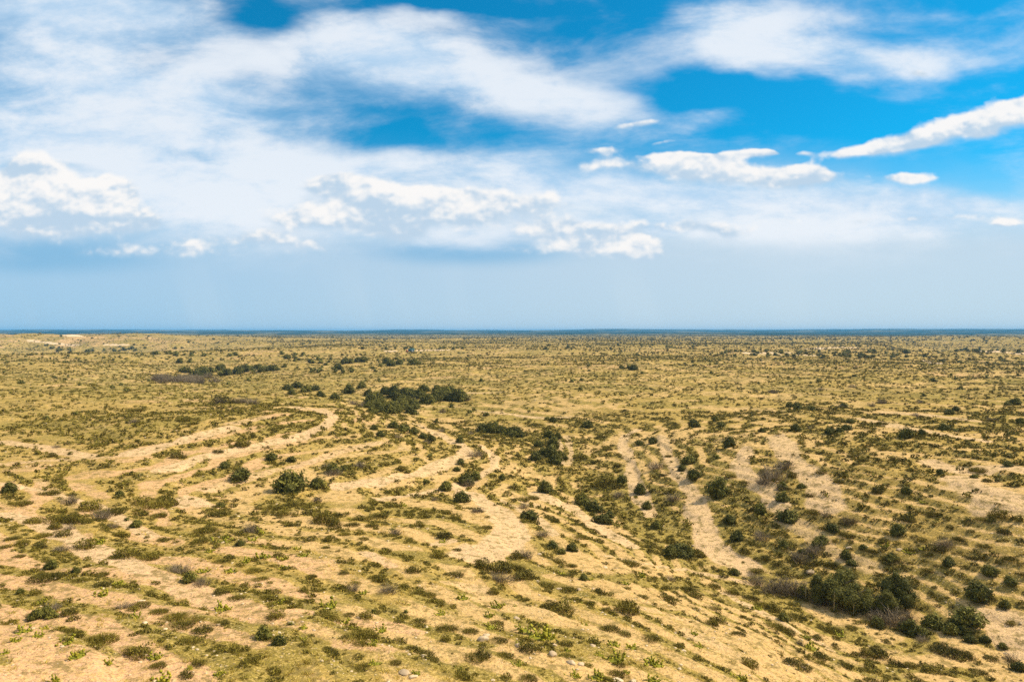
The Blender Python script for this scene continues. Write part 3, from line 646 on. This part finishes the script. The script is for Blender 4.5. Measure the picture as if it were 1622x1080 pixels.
O_ = """216,646,30;103,687,14;43,696,16;155,701,28;160,720,12;83,720,16;283,720,28;346,713,18;316,748,20;175,775,14;90,756,20;77,776,34;33,793,32;436,676,20;384,701,26;292,663,24;305,667,20;353,631,40;376,632,30;570,735,14;611,733,14;635,740,20;816,663,6;843,785,22;826,787,26;960,760,45;975,766,30;920,720,22;1224,619,14;1397,635,16;1561,639,14;1399,669,16;1255,752,18;1281,781,20;1564,759,18;1551,740,30;1441,742,16;1367,727,16;1604,749,16;1389,777,20;1479,705,14;
143,800,36;173,805,44;251,812,26;90,817,44;113,820,40;137,822,22;52,823,28;87,832,24;68,844,26;102,843,26;132,861,36;201,873,44;185,878,26;235,879,32;70,908,48;158,906,26;125,915,24;95,908,22;163,923,26;55,937,20;220,953,34;210,962,22;57,968,30;110,968,28;251,965,28;240,940,18;275,972,40;300,977,44;285,985,40;320,993,36;160,1006,50;145,1010,36;220,1030,40;205,1026,30;293,1010,40;346,1021,18;371,1025,32;250,1050,26;315,1046,26;295,1066,26;385,1046,18;518,1025,20;436,973,28;519,973,30;530,980,20;373,943,28;350,935,28;356,931,26;280,900,22;420,943,28;430,933,30;453,946,22;480,933,20;413,913,26;400,900,28;443,878,18;493,910,18;326,835,36;350,810,28;340,801,14;410,803,16;450,811,26;466,828,20;433,800,30;463,797,26;316,853,26;258,853,18;246,793,50;225,791,36;265,793,36;516,820,44;530,828,26;518,853,18;516,865,14;348,885,24;190,845,20;20,850,24;10,862,20;35,858,24;60,862,26;30,878,18;12,905,14;
648,813,16;567,820,22;557,827,26;545,843,20;588,829,22;598,812,34;708,810,18;721,818,22;703,847,26;663,830,22;693,877,26;723,868,16;770,832,20;603,793,14;921,847,24;818,878,24;790,897,44;765,893,34;815,895,34;898,908,22;905,893,18;883,888,20;996,887,34;641,928,20;678,938,26;695,953,22;781,935,22;786,983,26;663,980,26;578,973,26;553,970,18;708,991,34;745,996,26;706,1010,20;560,1003,44;585,1005,30;570,1016,24;626,1046,20;670,1031,36;652,1025,30;682,1040,28;748,1036,40;765,1034,30;791,1010,28;795,1033,20;840,1023,40;862,1020,28;896,1016,26;895,1035,22;890,960,46;872,955,30;930,953,22;988,1000,24;966,991,32;1031,1006,32;980,1048,22;976,1063,28;836,1070,32;930,1051,20;1060,950,26;993,960,44;1016,942,22;900,930,30;860,922,36;830,908,40;950,935,24;1100,940,30;600,915,24;560,920,24;545,905,18;720,905,30;655,900,26;610,870,20;575,850,18;
1344,843,26;1345,820,26;1411,880,28;1489,867,28;1444,867,20;1461,853,18;1581,812,32;1560,818,26;1287,806,26;1110,877,20;1508,1027,44;1490,1022,40;1525,1032,34;1478,1057,36;1391,1030,40;1375,1034,30;1267,1050,36;1250,1045,26;1297,1037,24;1227,987,40;1245,995,30;1210,954,30;1225,960,26;1294,1007,22;1327,995,22;1307,994,30;1371,982,26;1349,990,18;1260,972,34;1224,962,22;1132,960,20;1143,982,22;1128,984,20;1187,1050,30;1381,1074,26;1443,1052,24;1190,944,24;1160,935,26;1130,925,24;1090,930,28;1170,1000,22;1340,1050,26;1420,1050,26;1550,1060,26;1570,1040,24;1600,985,16;1200,900,24;1240,905,22;1230,890,20;1180,870,22;1215,880,20;1320,890,22;1285,890,20;1380,868,22;1400,855,20;1440,820,24;1480,810,22;1520,850,22;1560,860,22;1590,840,22;1600,880,24;1540,880,20;1470,900,20;1620,905,20;
1160,750,20;1180,760,18;1210,745,16;1300,745,20;1330,760,18;1350,720,18;1400,710,18;1420,725,18;1310,700,16;1270,700,14;1060,720,14;1050,750,16;1065,775,16;950,690,14;960,710,14;940,730,14;980,735,16;770,690,14;720,670,12;800,700,12;820,720,14;780,750,14;810,770,16;760,740,14;650,700,12;560,690,12;480,700,14;450,690,12;400,690,14"""
W_ = """110,790,26;110,833,18;83,960,28;196,956,24;320,920,24;90,705,12;570,735,20;753,716,24;741,764,20;529,745,24;860,843,22;756,805,20;926,793,26;630,690,12;1040,735,26;1066,785,24;1244,734,30;1224,749,42;1207,847,26;1270,877,38;1290,868,30;1197,917,30;1247,925,44;1225,930,36;1265,930,40;1414,978,44;1395,972,36;1435,975,30;1300,945,34;1345,822,24;1489,862,24;1350,610,12;1300,615,10;1224,619,14;1397,635,16;1450,655,14;283,600,22;262,597,20;300,600,22;315,602,20;340,600,18;250,594,16;330,594,16;290,595,18;380,632,22;400,634,20;350,634,18;560,636,16;575,640,14;740,630,14;700,650,12;1600,1040,22;1462,1010,20;1240,770,20;1210,760,22;1500,858,22;1380,640,12;830,800,16;700,680,12;655,632,12;1340,560,7;1400,562,7;1300,560,7"""
P_ = """188,921,24;160,936,24;62,951,18;213,973,18;37,993,30;103,1011,26;123,1031,28;246,1035,24;255,1070,34;345,1063,20;350,958,28;320,900,20;350,851,30;420,876,26;156,855,20;519,953,30;641,797,12;735,943,20;786,956,24;698,968,18;773,971,18;778,988,22;545,981,18;590,1016,18;603,993,20;595,1046,18;850,998,40;868,1002,30;830,992,26;973,1016,22;950,1033,14;973,1036,32;1000,1020,22;1036,1045,30;910,1065,20;946,1066,30;1036,1076,26;1170,1067,28;1105,1019,18;1284,1020,26;1276,1005,18;1016,907,18;1463,793,12;448,880,20;400,850,18;385,885,20;470,865,14;410,840,18;480,875,18;450,895,18;330,870,16;365,900,20;440,950,20;25,1010,18;8,1030,16;60,1003,18;170,1045,20;1100,1000,14;1400,860,16;1440,870,16;1460,865,14;1330,1000,20;1200,960,16;300,1055,14;555,820,10;700,855,12;620,835,12;990,920,14;890,905,14;85,1075,20;660,1062,16;575,935,16;480,990,16"""
def parse(s): return [tuple(map(float, q.split(','))) for q in s.replace('\n', '').split(';') if q.strip()]
ITEMS = {k: [] for k in ('tree', 'jun', 'low', 'twig', 'pear', 'rock')}
rr_ = random.Random(5)
def put(kind, px, py, w, asp):
    """base of the plant on the terrain, true width in metres"""
    by = min(py+w*asp*0.42, 1079.0)
    if by < 528: return
    x, y = ground_at(px, by)
    if not 20 < math.hypot(x, y) < 5000: return
    ITEMS[kind].append((x, y, w*y/FPX, px, by, w))
for l, k, a in ((D_, 'jun', .7), (T_, 'tree', 1.0), (O_, 'low', .4), (W_, 'twig', .6), (P_, 'pear', .6)):
    for q in parse(l): put(k, *q, a)
def thicket(kind, n, x0, x1, f0, f1, w, asp):
    for _ in range(n):
        t = rr_.random(); px = x0+(x1-x0)*t; a, b = f0(t), f1(t)
        py = a+(b-a)*rr_.random(); put(kind, px, py, w*(0.7+0.6*rr_.random()), asp)
thicket('jun', 95, 582, 735, lambda t: 620-8*math.sin(t*3.1), lambda t: 648-20*ss(t, .5, .75)+0*t, 21, .75)
thicket('jun', 22, 762, 826, lambda t: 671+8*t, lambda t: 676+13*t, 20, .75)
thicket('jun', 50, 290, 440, lambda t: 583-6*t, lambda t: 596-12*t, 14, .7)
thicket('jun', 14, 235, 376, lambda t: 558, lambda t: 562, 10, .6)
thicket('jun', 34, 440, 560, lambda t: 552+20*t, lambda t: 585+4*t, 11, .6)
thicket('jun', 60, 1140, 1470, lambda t: 554, lambda t: 564, 9, .6)
thicket('jun', 14, 565, 735, lambda t: 549.5, lambda t: 551.5, 8, .6)
thicket('jun', 16, 860, 1120, lambda t: 545, lambda t: 552, 7, .6)
thicket('jun', 14, 1480, 1622, lambda t: 552, lambda t: 556, 9, .6)
thicket('jun', 20, 80, 300, lambda t: 549, lambda t: 556, 9, .6)
thicket('jun', 40, 900, 1622, lambda t: 533, lambda t: 549, 5, .6)
thicket('jun', 40, 60, 700, lambda t: 531, lambda t: 548, 5, .6)
thicket('twig', 22, 245, 320, lambda t: 594, lambda t: 602, 16, .5)

# random scatter of the same kinds, thinned by the ground masks
def scatter(n, r0, r1, half=0.70, power=1.0):
    t = (rng.random(n)*2-1)*half
    r = np.sqrt(r0*r0+(r1*r1-r0*r0)*rng.random(n)) if power == 1 else r0*(r1/r0)**rng.random(n)
    x, y = r*np.sin(t), r*np.cos(t)
    return x, y
def project(x, y, z=None):
    z = samp(Z, x, y) if z is None else z
    return 811+FPX*x/y, 524+FPX*(CAMH-z)/y, z
VEG = (1-BAREM)*(1-0.42*hillz*(1-slp))*ss(fbm(X/5, Y/5, 91, 3)*0.36+fbm(X/19, Y/19, 93, 4)*0.64+0.10*GRN+0.05*ss(PX, 800, 1200)+slp*(0.30*ss(fr, 0.48, 0.62)-0.13)+0.10*draw-VEGNEAR+(big_-0.5)*0.7*ss(RR, 250, 800), 0.38, 0.55)*(1-0.9*bare_p)
def draws(x, y): return samp(Z1, x, y)
# low shrubs
def shrub_batch(n, r0, r1, w0, w1, power=1):
    x, y = scatter(n, r0, r1, power=power)
    keep = rng.random(n) < samp(VEG, x, y)*0.985+0.015
    x, y = x[keep], y[keep]
    w = w0*(w1/w0)**(rng.random(len(x))**1.6)
    return x, y, w
SB = [shrub_batch(15000, 24, 95, 0.15, 1.15), shrub_batch(56000, 95, 230, 0.30, 1.6), shrub_batch(62000, 230, 700, 0.6, 2.0), shrub_batch(36000, 700, 1900, 1.5, 4.0), shrub_batch(26000, 1900, 5200, 3.5, 8.0)]
sx, sy, sw = (np.concatenate(q) for q in zip(*SB))
jx, jy = scatter(14000, 300, 5400, power=0); jk = rng.random(len(jx)) < samp(ss(fbm(X/110, Y/110, 43, 4), 0.50, 0.60)*ss(RR, 350, 900)+0.03+0.4*FARV, jx, jy)
jx, jy = jx[jk], jy[jk]; jw = (1.4+2.6*rng.random(len(jx))**2)*(1+0.4*ss(np.hypot(jx, jy), 900, 2500))
bx_, by_ = scatter(1500, 28, 260, power=0); bk = rng.random(len(bx_)) < samp(np.clip(ridge*1.3+0.06, 0, 1), bx_, by_)
bx_, by_ = bx_[bk], by_[bk]; bw = 0.2+0.45*rng.random(len(bx_))**3.0
for q in ((958,896,10),(918,931,10),(886,930,10),(680,966,0),(765,1008,22),(820,1019,14),(875,1032,20),(877,1018,12),(905,1045,18),(920,1049,14),(978,1075,22),(1002,1078,16),(640,1060,22),(655,1068,16),(1284,902,16),(1090,1010,8),(770,1003,14),(1345,865,10),(1425,868,10),(1565,930,9),(675,990,10),(780,1075,10)):
    if q[2]: put('rock', *q, .5)

def inview(px, py, vy): return (px > 2) & (px < 1620) & (py < 1078) & (py <= vy+1.5)
def visy(x, y):                          # is the spot hidden behind nearer ground?
    i, j, fi, fj = cell(x, y); return vis_min[np.maximum(i-1, 0), j]
def rank(kind, x, y, w, limit, hfac):
    px, py, z = project(x, y); ok = inview(px, py, visy(x, y)+w*hfac*FPX/y*0.4)
    pw = w*FPX/y
    cand = [(q[5], q[0], q[1], q[2], q[3], q[4]) for q in ITEMS[kind]]
    room = max(0, limit-len(cand))
    o = np.argsort(-np.where(ok, pw, -1))[:room] if len(x) else []
    used = np.zeros(len(x), bool)
    for i in o:
        if ok[i]: used[i] = True; cand.append((pw[i], x[i], y[i], w[i], px[i], py[i]))
    cand.sort(key=lambda c: -c[0])
    over = cand[limit:]; cand = cand[:limit]
    rx = np.r_[x[~used], [c[1] for c in over]]; ry = np.r_[y[~used], [c[2] for c in over]]; rw = np.r_[w[~used], [c[3] for c in over]]
    return cand, rx, ry, rw
none = np.array([])
nlist = len(ITEMS['low'])
low_i, lx, ly, lw = rank('low', sx, sy, sw, 300, .3)
jun_i, jx, jy, jw = rank('jun', jx, jy, jw, 300, .7)
rock_i, bx_, by_, bw = rank('rock', bx_, by_, bw, 160, .4)
px_, py_ = scatter(300, 30, 110, power=0); pk = (rng.random(len(px_)) < samp(ss(fbm(X/8, Y/8, 121, 3), 0.5, 0.62)*(1-BAREM*0.8), px_, py_))
pear_i, ex, ey, ew = rank('pear', px_[pk], py_[pk], 0.35+0.4*rng.random(pk.sum()), 150, .5)
tx_, ty_ = scatter(120, 60, 420, power=0); tk = rng.random(len(tx_)) < samp(VEG, tx_, ty_)*0.5
twig_i, fx, fy, fw = rank('twig', tx_[tk], ty_[tk], 1.0+1.4*rng.random(tk.sum()), 110, .5)

# ------------------------------------------------------------------ individuals and their labels
COLN = ['far left', 'left', 'inner left', 'left of centre', 'right of centre', 'inner right', 'right', 'far right']
ROWN = [(550, 'far plain'), (566, 'distant plain'), (585, 'outer plain'), (612, 'middle plain'), (645, 'plain edge'), (675, 'upper terraces'), (705, 'mid terraces'), (735, 'lower terraces'),
        (765, 'valley side'), (800, 'valley foot'), (835, 'upper near slope'), (870, 'middle near slope'), (905, 'lower near slope'), (940, 'upper foreground'), (975, 'middle foreground'), (1010, 'lower foreground'), (1045, 'near bottom edge'), (2000, 'bottom edge')]
_U = ['', 'first', 'second', 'third', 'fourth', 'fifth', 'sixth', 'seventh', 'eighth', 'ninth', 'tenth', 'eleventh', 'twelfth', 'thirteenth', 'fourteenth', 'fifteenth', 'sixteenth', 'seventeenth', 'eighteenth', 'nineteenth']
_T = {2: 'twent', 3: 'thirt', 4: 'fort', 5: 'fift', 6: 'sixt', 7: 'sevent', 8: 'eight', 9: 'ninet'}
ORD = [_U[n] if n < 20 else (_T[n//10]+'ieth' if n % 10 == 0 else _T[n//10]+'y-'+_U[n % 10]) for n in range(1, 100)]
def label_all(objs, base):
    """objs: (object, px, py, descriptor). Unique label from look, band, side and order from the left"""
    g = {}
    for o in objs:
        c = min(7, max(0, int(o[1]/202.8))); r = next(n for lim, n in ROWN if o[2] < lim)
        g.setdefault((c, r, o[3]), []).append(o)
    for (c, r, dsc), L in g.items():
        L.sort(key=lambda q: q[1])
        side = COLN[c]
        where = f'{side}, {r}' if True else ''
        for i, q in enumerate(L):
            if len(L) == 1: q[0]['label'] = f'{dsc} {base}, only one at {side} of {r}'
            elif i == len(L)-1 and len(L) > 2: q[0]['label'] = f'{dsc} {base}, rightmost one at {side} of {r}'
            elif i == 0: q[0]['label'] = f'{dsc} {base}, leftmost one at {side} of {r}'
            else: q[0]['label'] = f'{dsc} {base}, {ORD[i]} from left at {side} of {r}'
def place(name, me, x, y, w, cat, group, sink=0.03, hs=1.0, wob=0.0):
    o = bpy.data.objects.new(name, me); col.objects.link(o)
    z = float(samp(Z, x, y))
    o.location = (x, y, z-sink*w); o.scale = (w, w, w*hs); o.rotation_euler = (0, 0, rr_.random()*6.283)
    o['category'] = cat; o['group'] = group
    return o
L = []
for i, (pw, x, y, w, px, py) in enumerate(low_i):
    flat = rr_.random() < (0.6 if py > 780 else 0.3); me = rr_.choice(LF if flat else LSM)
    o = place('low_shrub', me, x, y, w*1.05, 'shrub', 'low shrubs scattered over the dry slopes', hs=0.8+0.5*rr_.random())
    L.append((o, px, py, ('flat spreading' if flat else 'rounded')+(' wide' if pw > 30 else ' small' if pw < 18 else '')+' olive'))
label_all(L, 'shrub')
L = []
for i, (pw, x, y, w, px, py) in enumerate(jun_i):
    o = place('juniper_bush', rr_.choice(JB), x, y, w*1.08, 'bush', 'dark juniper bushes on slopes and plain', hs=0.85+0.35*rr_.random())
    L.append((o, px, py, ('large' if pw > 28 else 'small' if pw < 14 else 'medium')+' dark green'))
label_all(L, 'juniper bush')
L = []
for i, (pw, x, y, w, px, py) in enumerate(twig_i):
    o = place('leafless_shrub', rr_.choice(TW), x, y, w*1.1, 'shrub', 'grey leafless shrubs among the brush', hs=0.9+0.4*rr_.random())
    L.append((o, px, py, ('wide' if pw > 26 else 'small' if pw < 16 else '')+' grey leafless'))
label_all([(o, a, b, d.strip()) for o, a, b, d in L], 'twiggy shrub')
L = []
for i, (pw, x, y, w, px, py) in enumerate(pear_i):
    o = place('prickly_pear', rr_.choice(PK), x, y, w, 'cactus', 'prickly pear clumps on the near slope')
    L.append((o, px, py, ('big' if pw > 24 else 'small' if pw < 14 else '')+' bright green'))
label_all([(o, a, b, d.strip()) for o, a, b, d in L], 'prickly pear')
L = []
for i, (pw, x, y, w, px, py) in enumerate(rock_i):
    o = place('boulder', rr_.choice(RK), x, y, w, 'rock', 'pale limestone rocks on the ledges', hs=0.8+0.5*rr_.random())
    L.append((o, px, py, ('large' if pw > 12 else 'small')+' pale'))
label_all(L, 'limestone rock')
# the trees in the draw: trunk and crown
TL = ['broad olive-green juniper tree heading the clump in the draw', 'leftmost juniper tree of the clump beside grey branches', 'dark juniper tree at the front middle of the clump', 'tallest domed juniper tree at the right of the clump',
      'juniper tree tucked below the tallest one above the dead branches', 'rightmost juniper tree of the clump in the draw', 'small juniper tree in the gap between broad and domed trees', 'juniper tree at the back of the clump, partly hidden']
for i, (x, y, w, px, py, pw) in enumerate(ITEMS['tree']):
    k = i % 4; t = bpy.data.objects.new('juniper_tree', None); col.objects.link(t)
    z = float(samp(Z, x, y)); t.location = (x, y, z); s = w*1.05; t.scale = (s, s, s*(1.2 if i == 3 else 1.0)); t.rotation_euler = (0, 0, rr_.random()*6.28); t.empty_display_size = 0.3
    t['label'] = TL[i]; t['category'] = 'tree'; t['group'] = 'juniper trees clumped in the draw'
    for nm, me in (('crown', JT[k][0]), ('trunk', JT[k][1])):
        c = bpy.data.objects.new(nm, me); col.objects.link(c); c.parent = t
# tall dry flower stalks
for i, (px, y0, y1, lb) in enumerate(((1276, 917, 950, 'pale dry flower stalk left of the juniper clump'), (1321, 936, 968, 'pale dry flower stalk in front of the broad juniper'), (1352, 950, 974, 'short dry flower stalk in front of the dark juniper'))):
    x, y = ground_at(px, y1); h = (y1-y0)*y/FPX
    A = tube([(0, 0, -0.1), (0.01*h, 0, h*0.5), (0.03*h, 0.01, h)], [0.05, 0.045, 0.02], 6)
    Bs = [tube([(0.02*h, 0, h*(0.55+0.045*k)), (0.02*h+0.13*math.cos(k*2.4), 0.13*math.sin(k*2.4), h*(0.58+0.045*k))], [0.03, 0.01], 4) for k in range(9)]
    t = bpy.data.objects.new('flower_stalk_plant', None); col.objects.link(t); t.location = (x, y, float(samp(Z, x, y)))
    t['label'] = lb; t['category'] = 'plant'; t['group'] = 'dry flower stalks by the draw'; t.empty_display_size = 0.3
    for nm, me in (('stalk', proto_mesh('stalk', join([A]+Bs), M_stk)), ('leaves', proto_mesh('leaves', blades(160, 0.25, 0.7, 800+i, 0.02, 1.6), M_low, 0.3))):
        c = bpy.data.objects.new(nm, me); col.objects.link(c); c.parent = t

# ------------------------------------------------------------------ everything past the 300 largest: one object per kind
def bake(tmpls, x, y, w, hs, sink, tone_fn, name, mat, chunkattr=True):
    Vs, Fs, Vr, Tn = [], [], [], []; off = 0
    z = samp(Z, x, y); which = rng.integers(len(tmpls), size=len(x))
    for k, (V, F, a) in enumerate(tmpls):
        s = np.nonzero(which == k)[0]
        if not len(s): continue
        t = rng.random(len(s))*6.283; c, sn = np.cos(t)[:, None], np.sin(t)[:, None]; ww = w[s][:, None]
        hh = ww*(hs[0]+(hs[1]-hs[0])*rng.random((len(s), 1)))
        vx = (V[:, 0]*c-V[:, 1]*sn)*ww+x[s][:, None]; vy = (V[:, 0]*sn+V[:, 1]*c)*ww+y[s][:, None]; vz = V[:, 2][None]*hh+(z[s]-sink*w[s])[:, None]
        Vs.append(np.stack([vx, vy, vz], -1).reshape(-1, 3).astype(np.float32))
        Fs.append((F[None]+(np.arange(len(s))*len(V))[:, None, None]).reshape(-1, 3)+off); off += len(V)*len(s)
        Vr.append(np.tile(a, len(s))); Tn.append(np.repeat(tone_fn(len(s), x[s], y[s]), len(V)))
    return np.concatenate(Vs), np.concatenate(Fs), np.concatenate(Vr), np.concatenate(Tn)
def make_stuff(name, groups, mat, label):
    Vs, Fs, Ar, Tn = [], [], [], []; off = 0
    for (V, F, a, t) in groups:
        Vs.append(V); Fs.append(F+off); Ar.append(a); Tn.append(t); off += len(V)
    me = mk_mesh(name, np.concatenate(Vs), np.concatenate(Fs), mat, dict(var=np.concatenate(Ar), tone=np.concatenate(Tn)))
    o = link(name, me, kind='stuff', label=label, category='vegetation' if 'stone' not in name else 'stones')
    return o
tone = lambda n, x, y: rng.random(n)*0.55+samp(GRN, x, y)*0.15
d = np.hypot(lx, ly)
nearT = [join([dome(60, .38, .32, .30, 900+k, 4, 0.13), blades(50, .42, .30, 950+k, 0.03)]) for k in range(8)]
midT = [dome(26, .40, .34, .34, 920+k, 3, 0.24) for k in range(8)]
farT = [dome(10, .40, .36, .36, 930+k, 2, 0.42) for k in range(8)]
def sub(m): return lx[m], ly[m], lw[m]
G = [bake(T, *sub(m), (0.7, 1.3), 0.03, tone, '', None) for T, m in ((nearT, d < 110), (midT, (d >= 110) & (d < 480)), (farT, d >= 480))]
make_stuff('low_brush', G, M_low, 'countless small olive shrubs and tussocks dotting the slopes and plain')
dj = np.hypot(jx, jy)
jT = [jun_crown(960+k, 60, 0.62, 4, 0.20) for k in range(5)]
make_stuff('distant_junipers', [bake(jT, jx, jy, jw, (0.7, 1.1), 0.03, lambda n, x, y: rng.random(n)*0.3, '', None)], M_jun, 'dark far-off juniper scrub spread across the plain to the horizon')
# dry grass tussocks
gx, gy = scatter(30000, 24, 130, power=0); gk = rng.random(len(gx)) < samp((1-BAREM*0.85)*ss(fbm(X/2.2, Y/2.2, 131, 3), 0.38, 0.6), gx, gy)
gx, gy = gx[gk], gy[gk]; gT = [blades(14, .42, .55, 970+k, 0.045, 1.2) for k in range(8)]
make_stuff('grass', [bake(gT, gx, gy, 0.22+0.4*rng.random(len(gx))**2, (0.6, 1.1), 0.0, lambda n, x, y: np.clip(0.9-samp(GRN, x, y)*1.1+rng.random(n)*0.4-0.2, 0, 1.2), '', None)], M_grs, 'dry yellow and olive grass tussocks on the near slope')
# loose stones
rx_, ry_ = scatter(9000, 26, 300, power=0); rk = rng.random(len(rx_)) < samp(np.clip(ridge*0.9+BAREM*0.25+0.05, 0, 1), rx_, ry_)
rx_, ry_ = rx_[rk], ry_[rk]; dd = np.hypot(rx_, ry_)
rT = [rock(980+k, 0) for k in range(6)]
make_stuff('gravel', [bake(rT, rx_, ry_, (0.10+0.26*rng.random(len(rx_))**2)*(0.7+dd/160), (0.7, 1.2), 0.02, lambda n, x, y: np.zeros(n), '', None)], M_rck, 'loose pale limestone gravel strewn over the slopes')
if len(bx_): pass

# ------------------------------------------------------------------ the tiny buildings far out on the plain
def plain_mat(name, c, rough=0.7):
    m, b = new_mat(name); n = noise(geo_pos(), 1.2, 4); E.nt.links.new(mixc(n, c, tuple(v*0.75 for v in c)), b.inputs['Base Color']); b.inputs['Roughness'].default_value = rough; return m
M_teal = plain_mat('teal_metal', (0.035, 0.13, 0.13)); M_wht = plain_mat('white_paint', (0.75, 0.78, 0.78)); M_red = plain_mat('rusty_red', (0.32, 0.09, 0.05)); M_wall = plain_mat('grey_boards', (0.10, 0.16, 0.17))
bx0, by0 = ground_at(651.5, 556.5); k = by0/FPX; zb = float(samp(Z, bx0, by0))
t = bpy.data.objects.new('ranch_shed', None); col.objects.link(t); t.location = (bx0, by0, zb-0.3)
t['label'] = 'small dark teal shed with a pale door beside the far caliche pad'; t['category'] = 'shed'; t.rotation_euler = (0, 0, 0.15)
W_m, H_m, Dm_ = 9.5*k, 5.0*k, 6.0
def bxv(x0, x1, y0, y1, z0, z1): return box_mesh('b', x0, x1, y0, y1, z0, z1, None)
for nm, me, mt in (('wall', bxv(-W_m/2, W_m/2, 0, Dm_, 0, H_m*.72), M_wall), ('door', bxv(W_m*.08, W_m*.30, -0.12, 0, 0.1, H_m*.6), M_wht)):
    me.materials.clear(); me.materials.append(mt); c = bpy.data.objects.new(nm, me); col.objects.link(c); c.parent = t
v = np.array([(-W_m*.55, -.6, H_m*.72), (W_m*.55, -.6, H_m*.72), (W_m*.55, Dm_+.6, H_m*.72), (-W_m*.55, Dm_+.6, H_m*.72), (-W_m*.55, Dm_/2, H_m*1.05), (W_m*.55, Dm_/2, H_m*1.05)])
f = np.array([(0, 1, 5), (0, 5, 4), (3, 4, 5), (3, 5, 2), (0, 4, 3), (1, 2, 5), (0, 3, 2), (0, 2, 1)])
c = bpy.data.objects.new('roof', mk_mesh('roof', v, f, M_teal)); col.objects.link(c); c.parent = t
x0, y0 = ground_at(644.5, 557); z0 = float(samp(Z, x0, y0)); kk = y0/FPX
t = bpy.data.objects.new('storage_tank', proto_mesh('storage_tank', tube([(0, 0, -0.3), (0, 0, 0.02), (0, 0, 2.6*kk), (0, 0, 2.9*kk), (0, 0, 3.3*kk)], [1.6*kk, 1.6*kk, 1.6*kk, 1.5*kk, 0.1], 20), M_red)); col.objects.link(t)
t.location = (x0, y0, z0); t['label'] = 'rusty red storage tank just left of the teal shed'; t['category'] = 'tank'
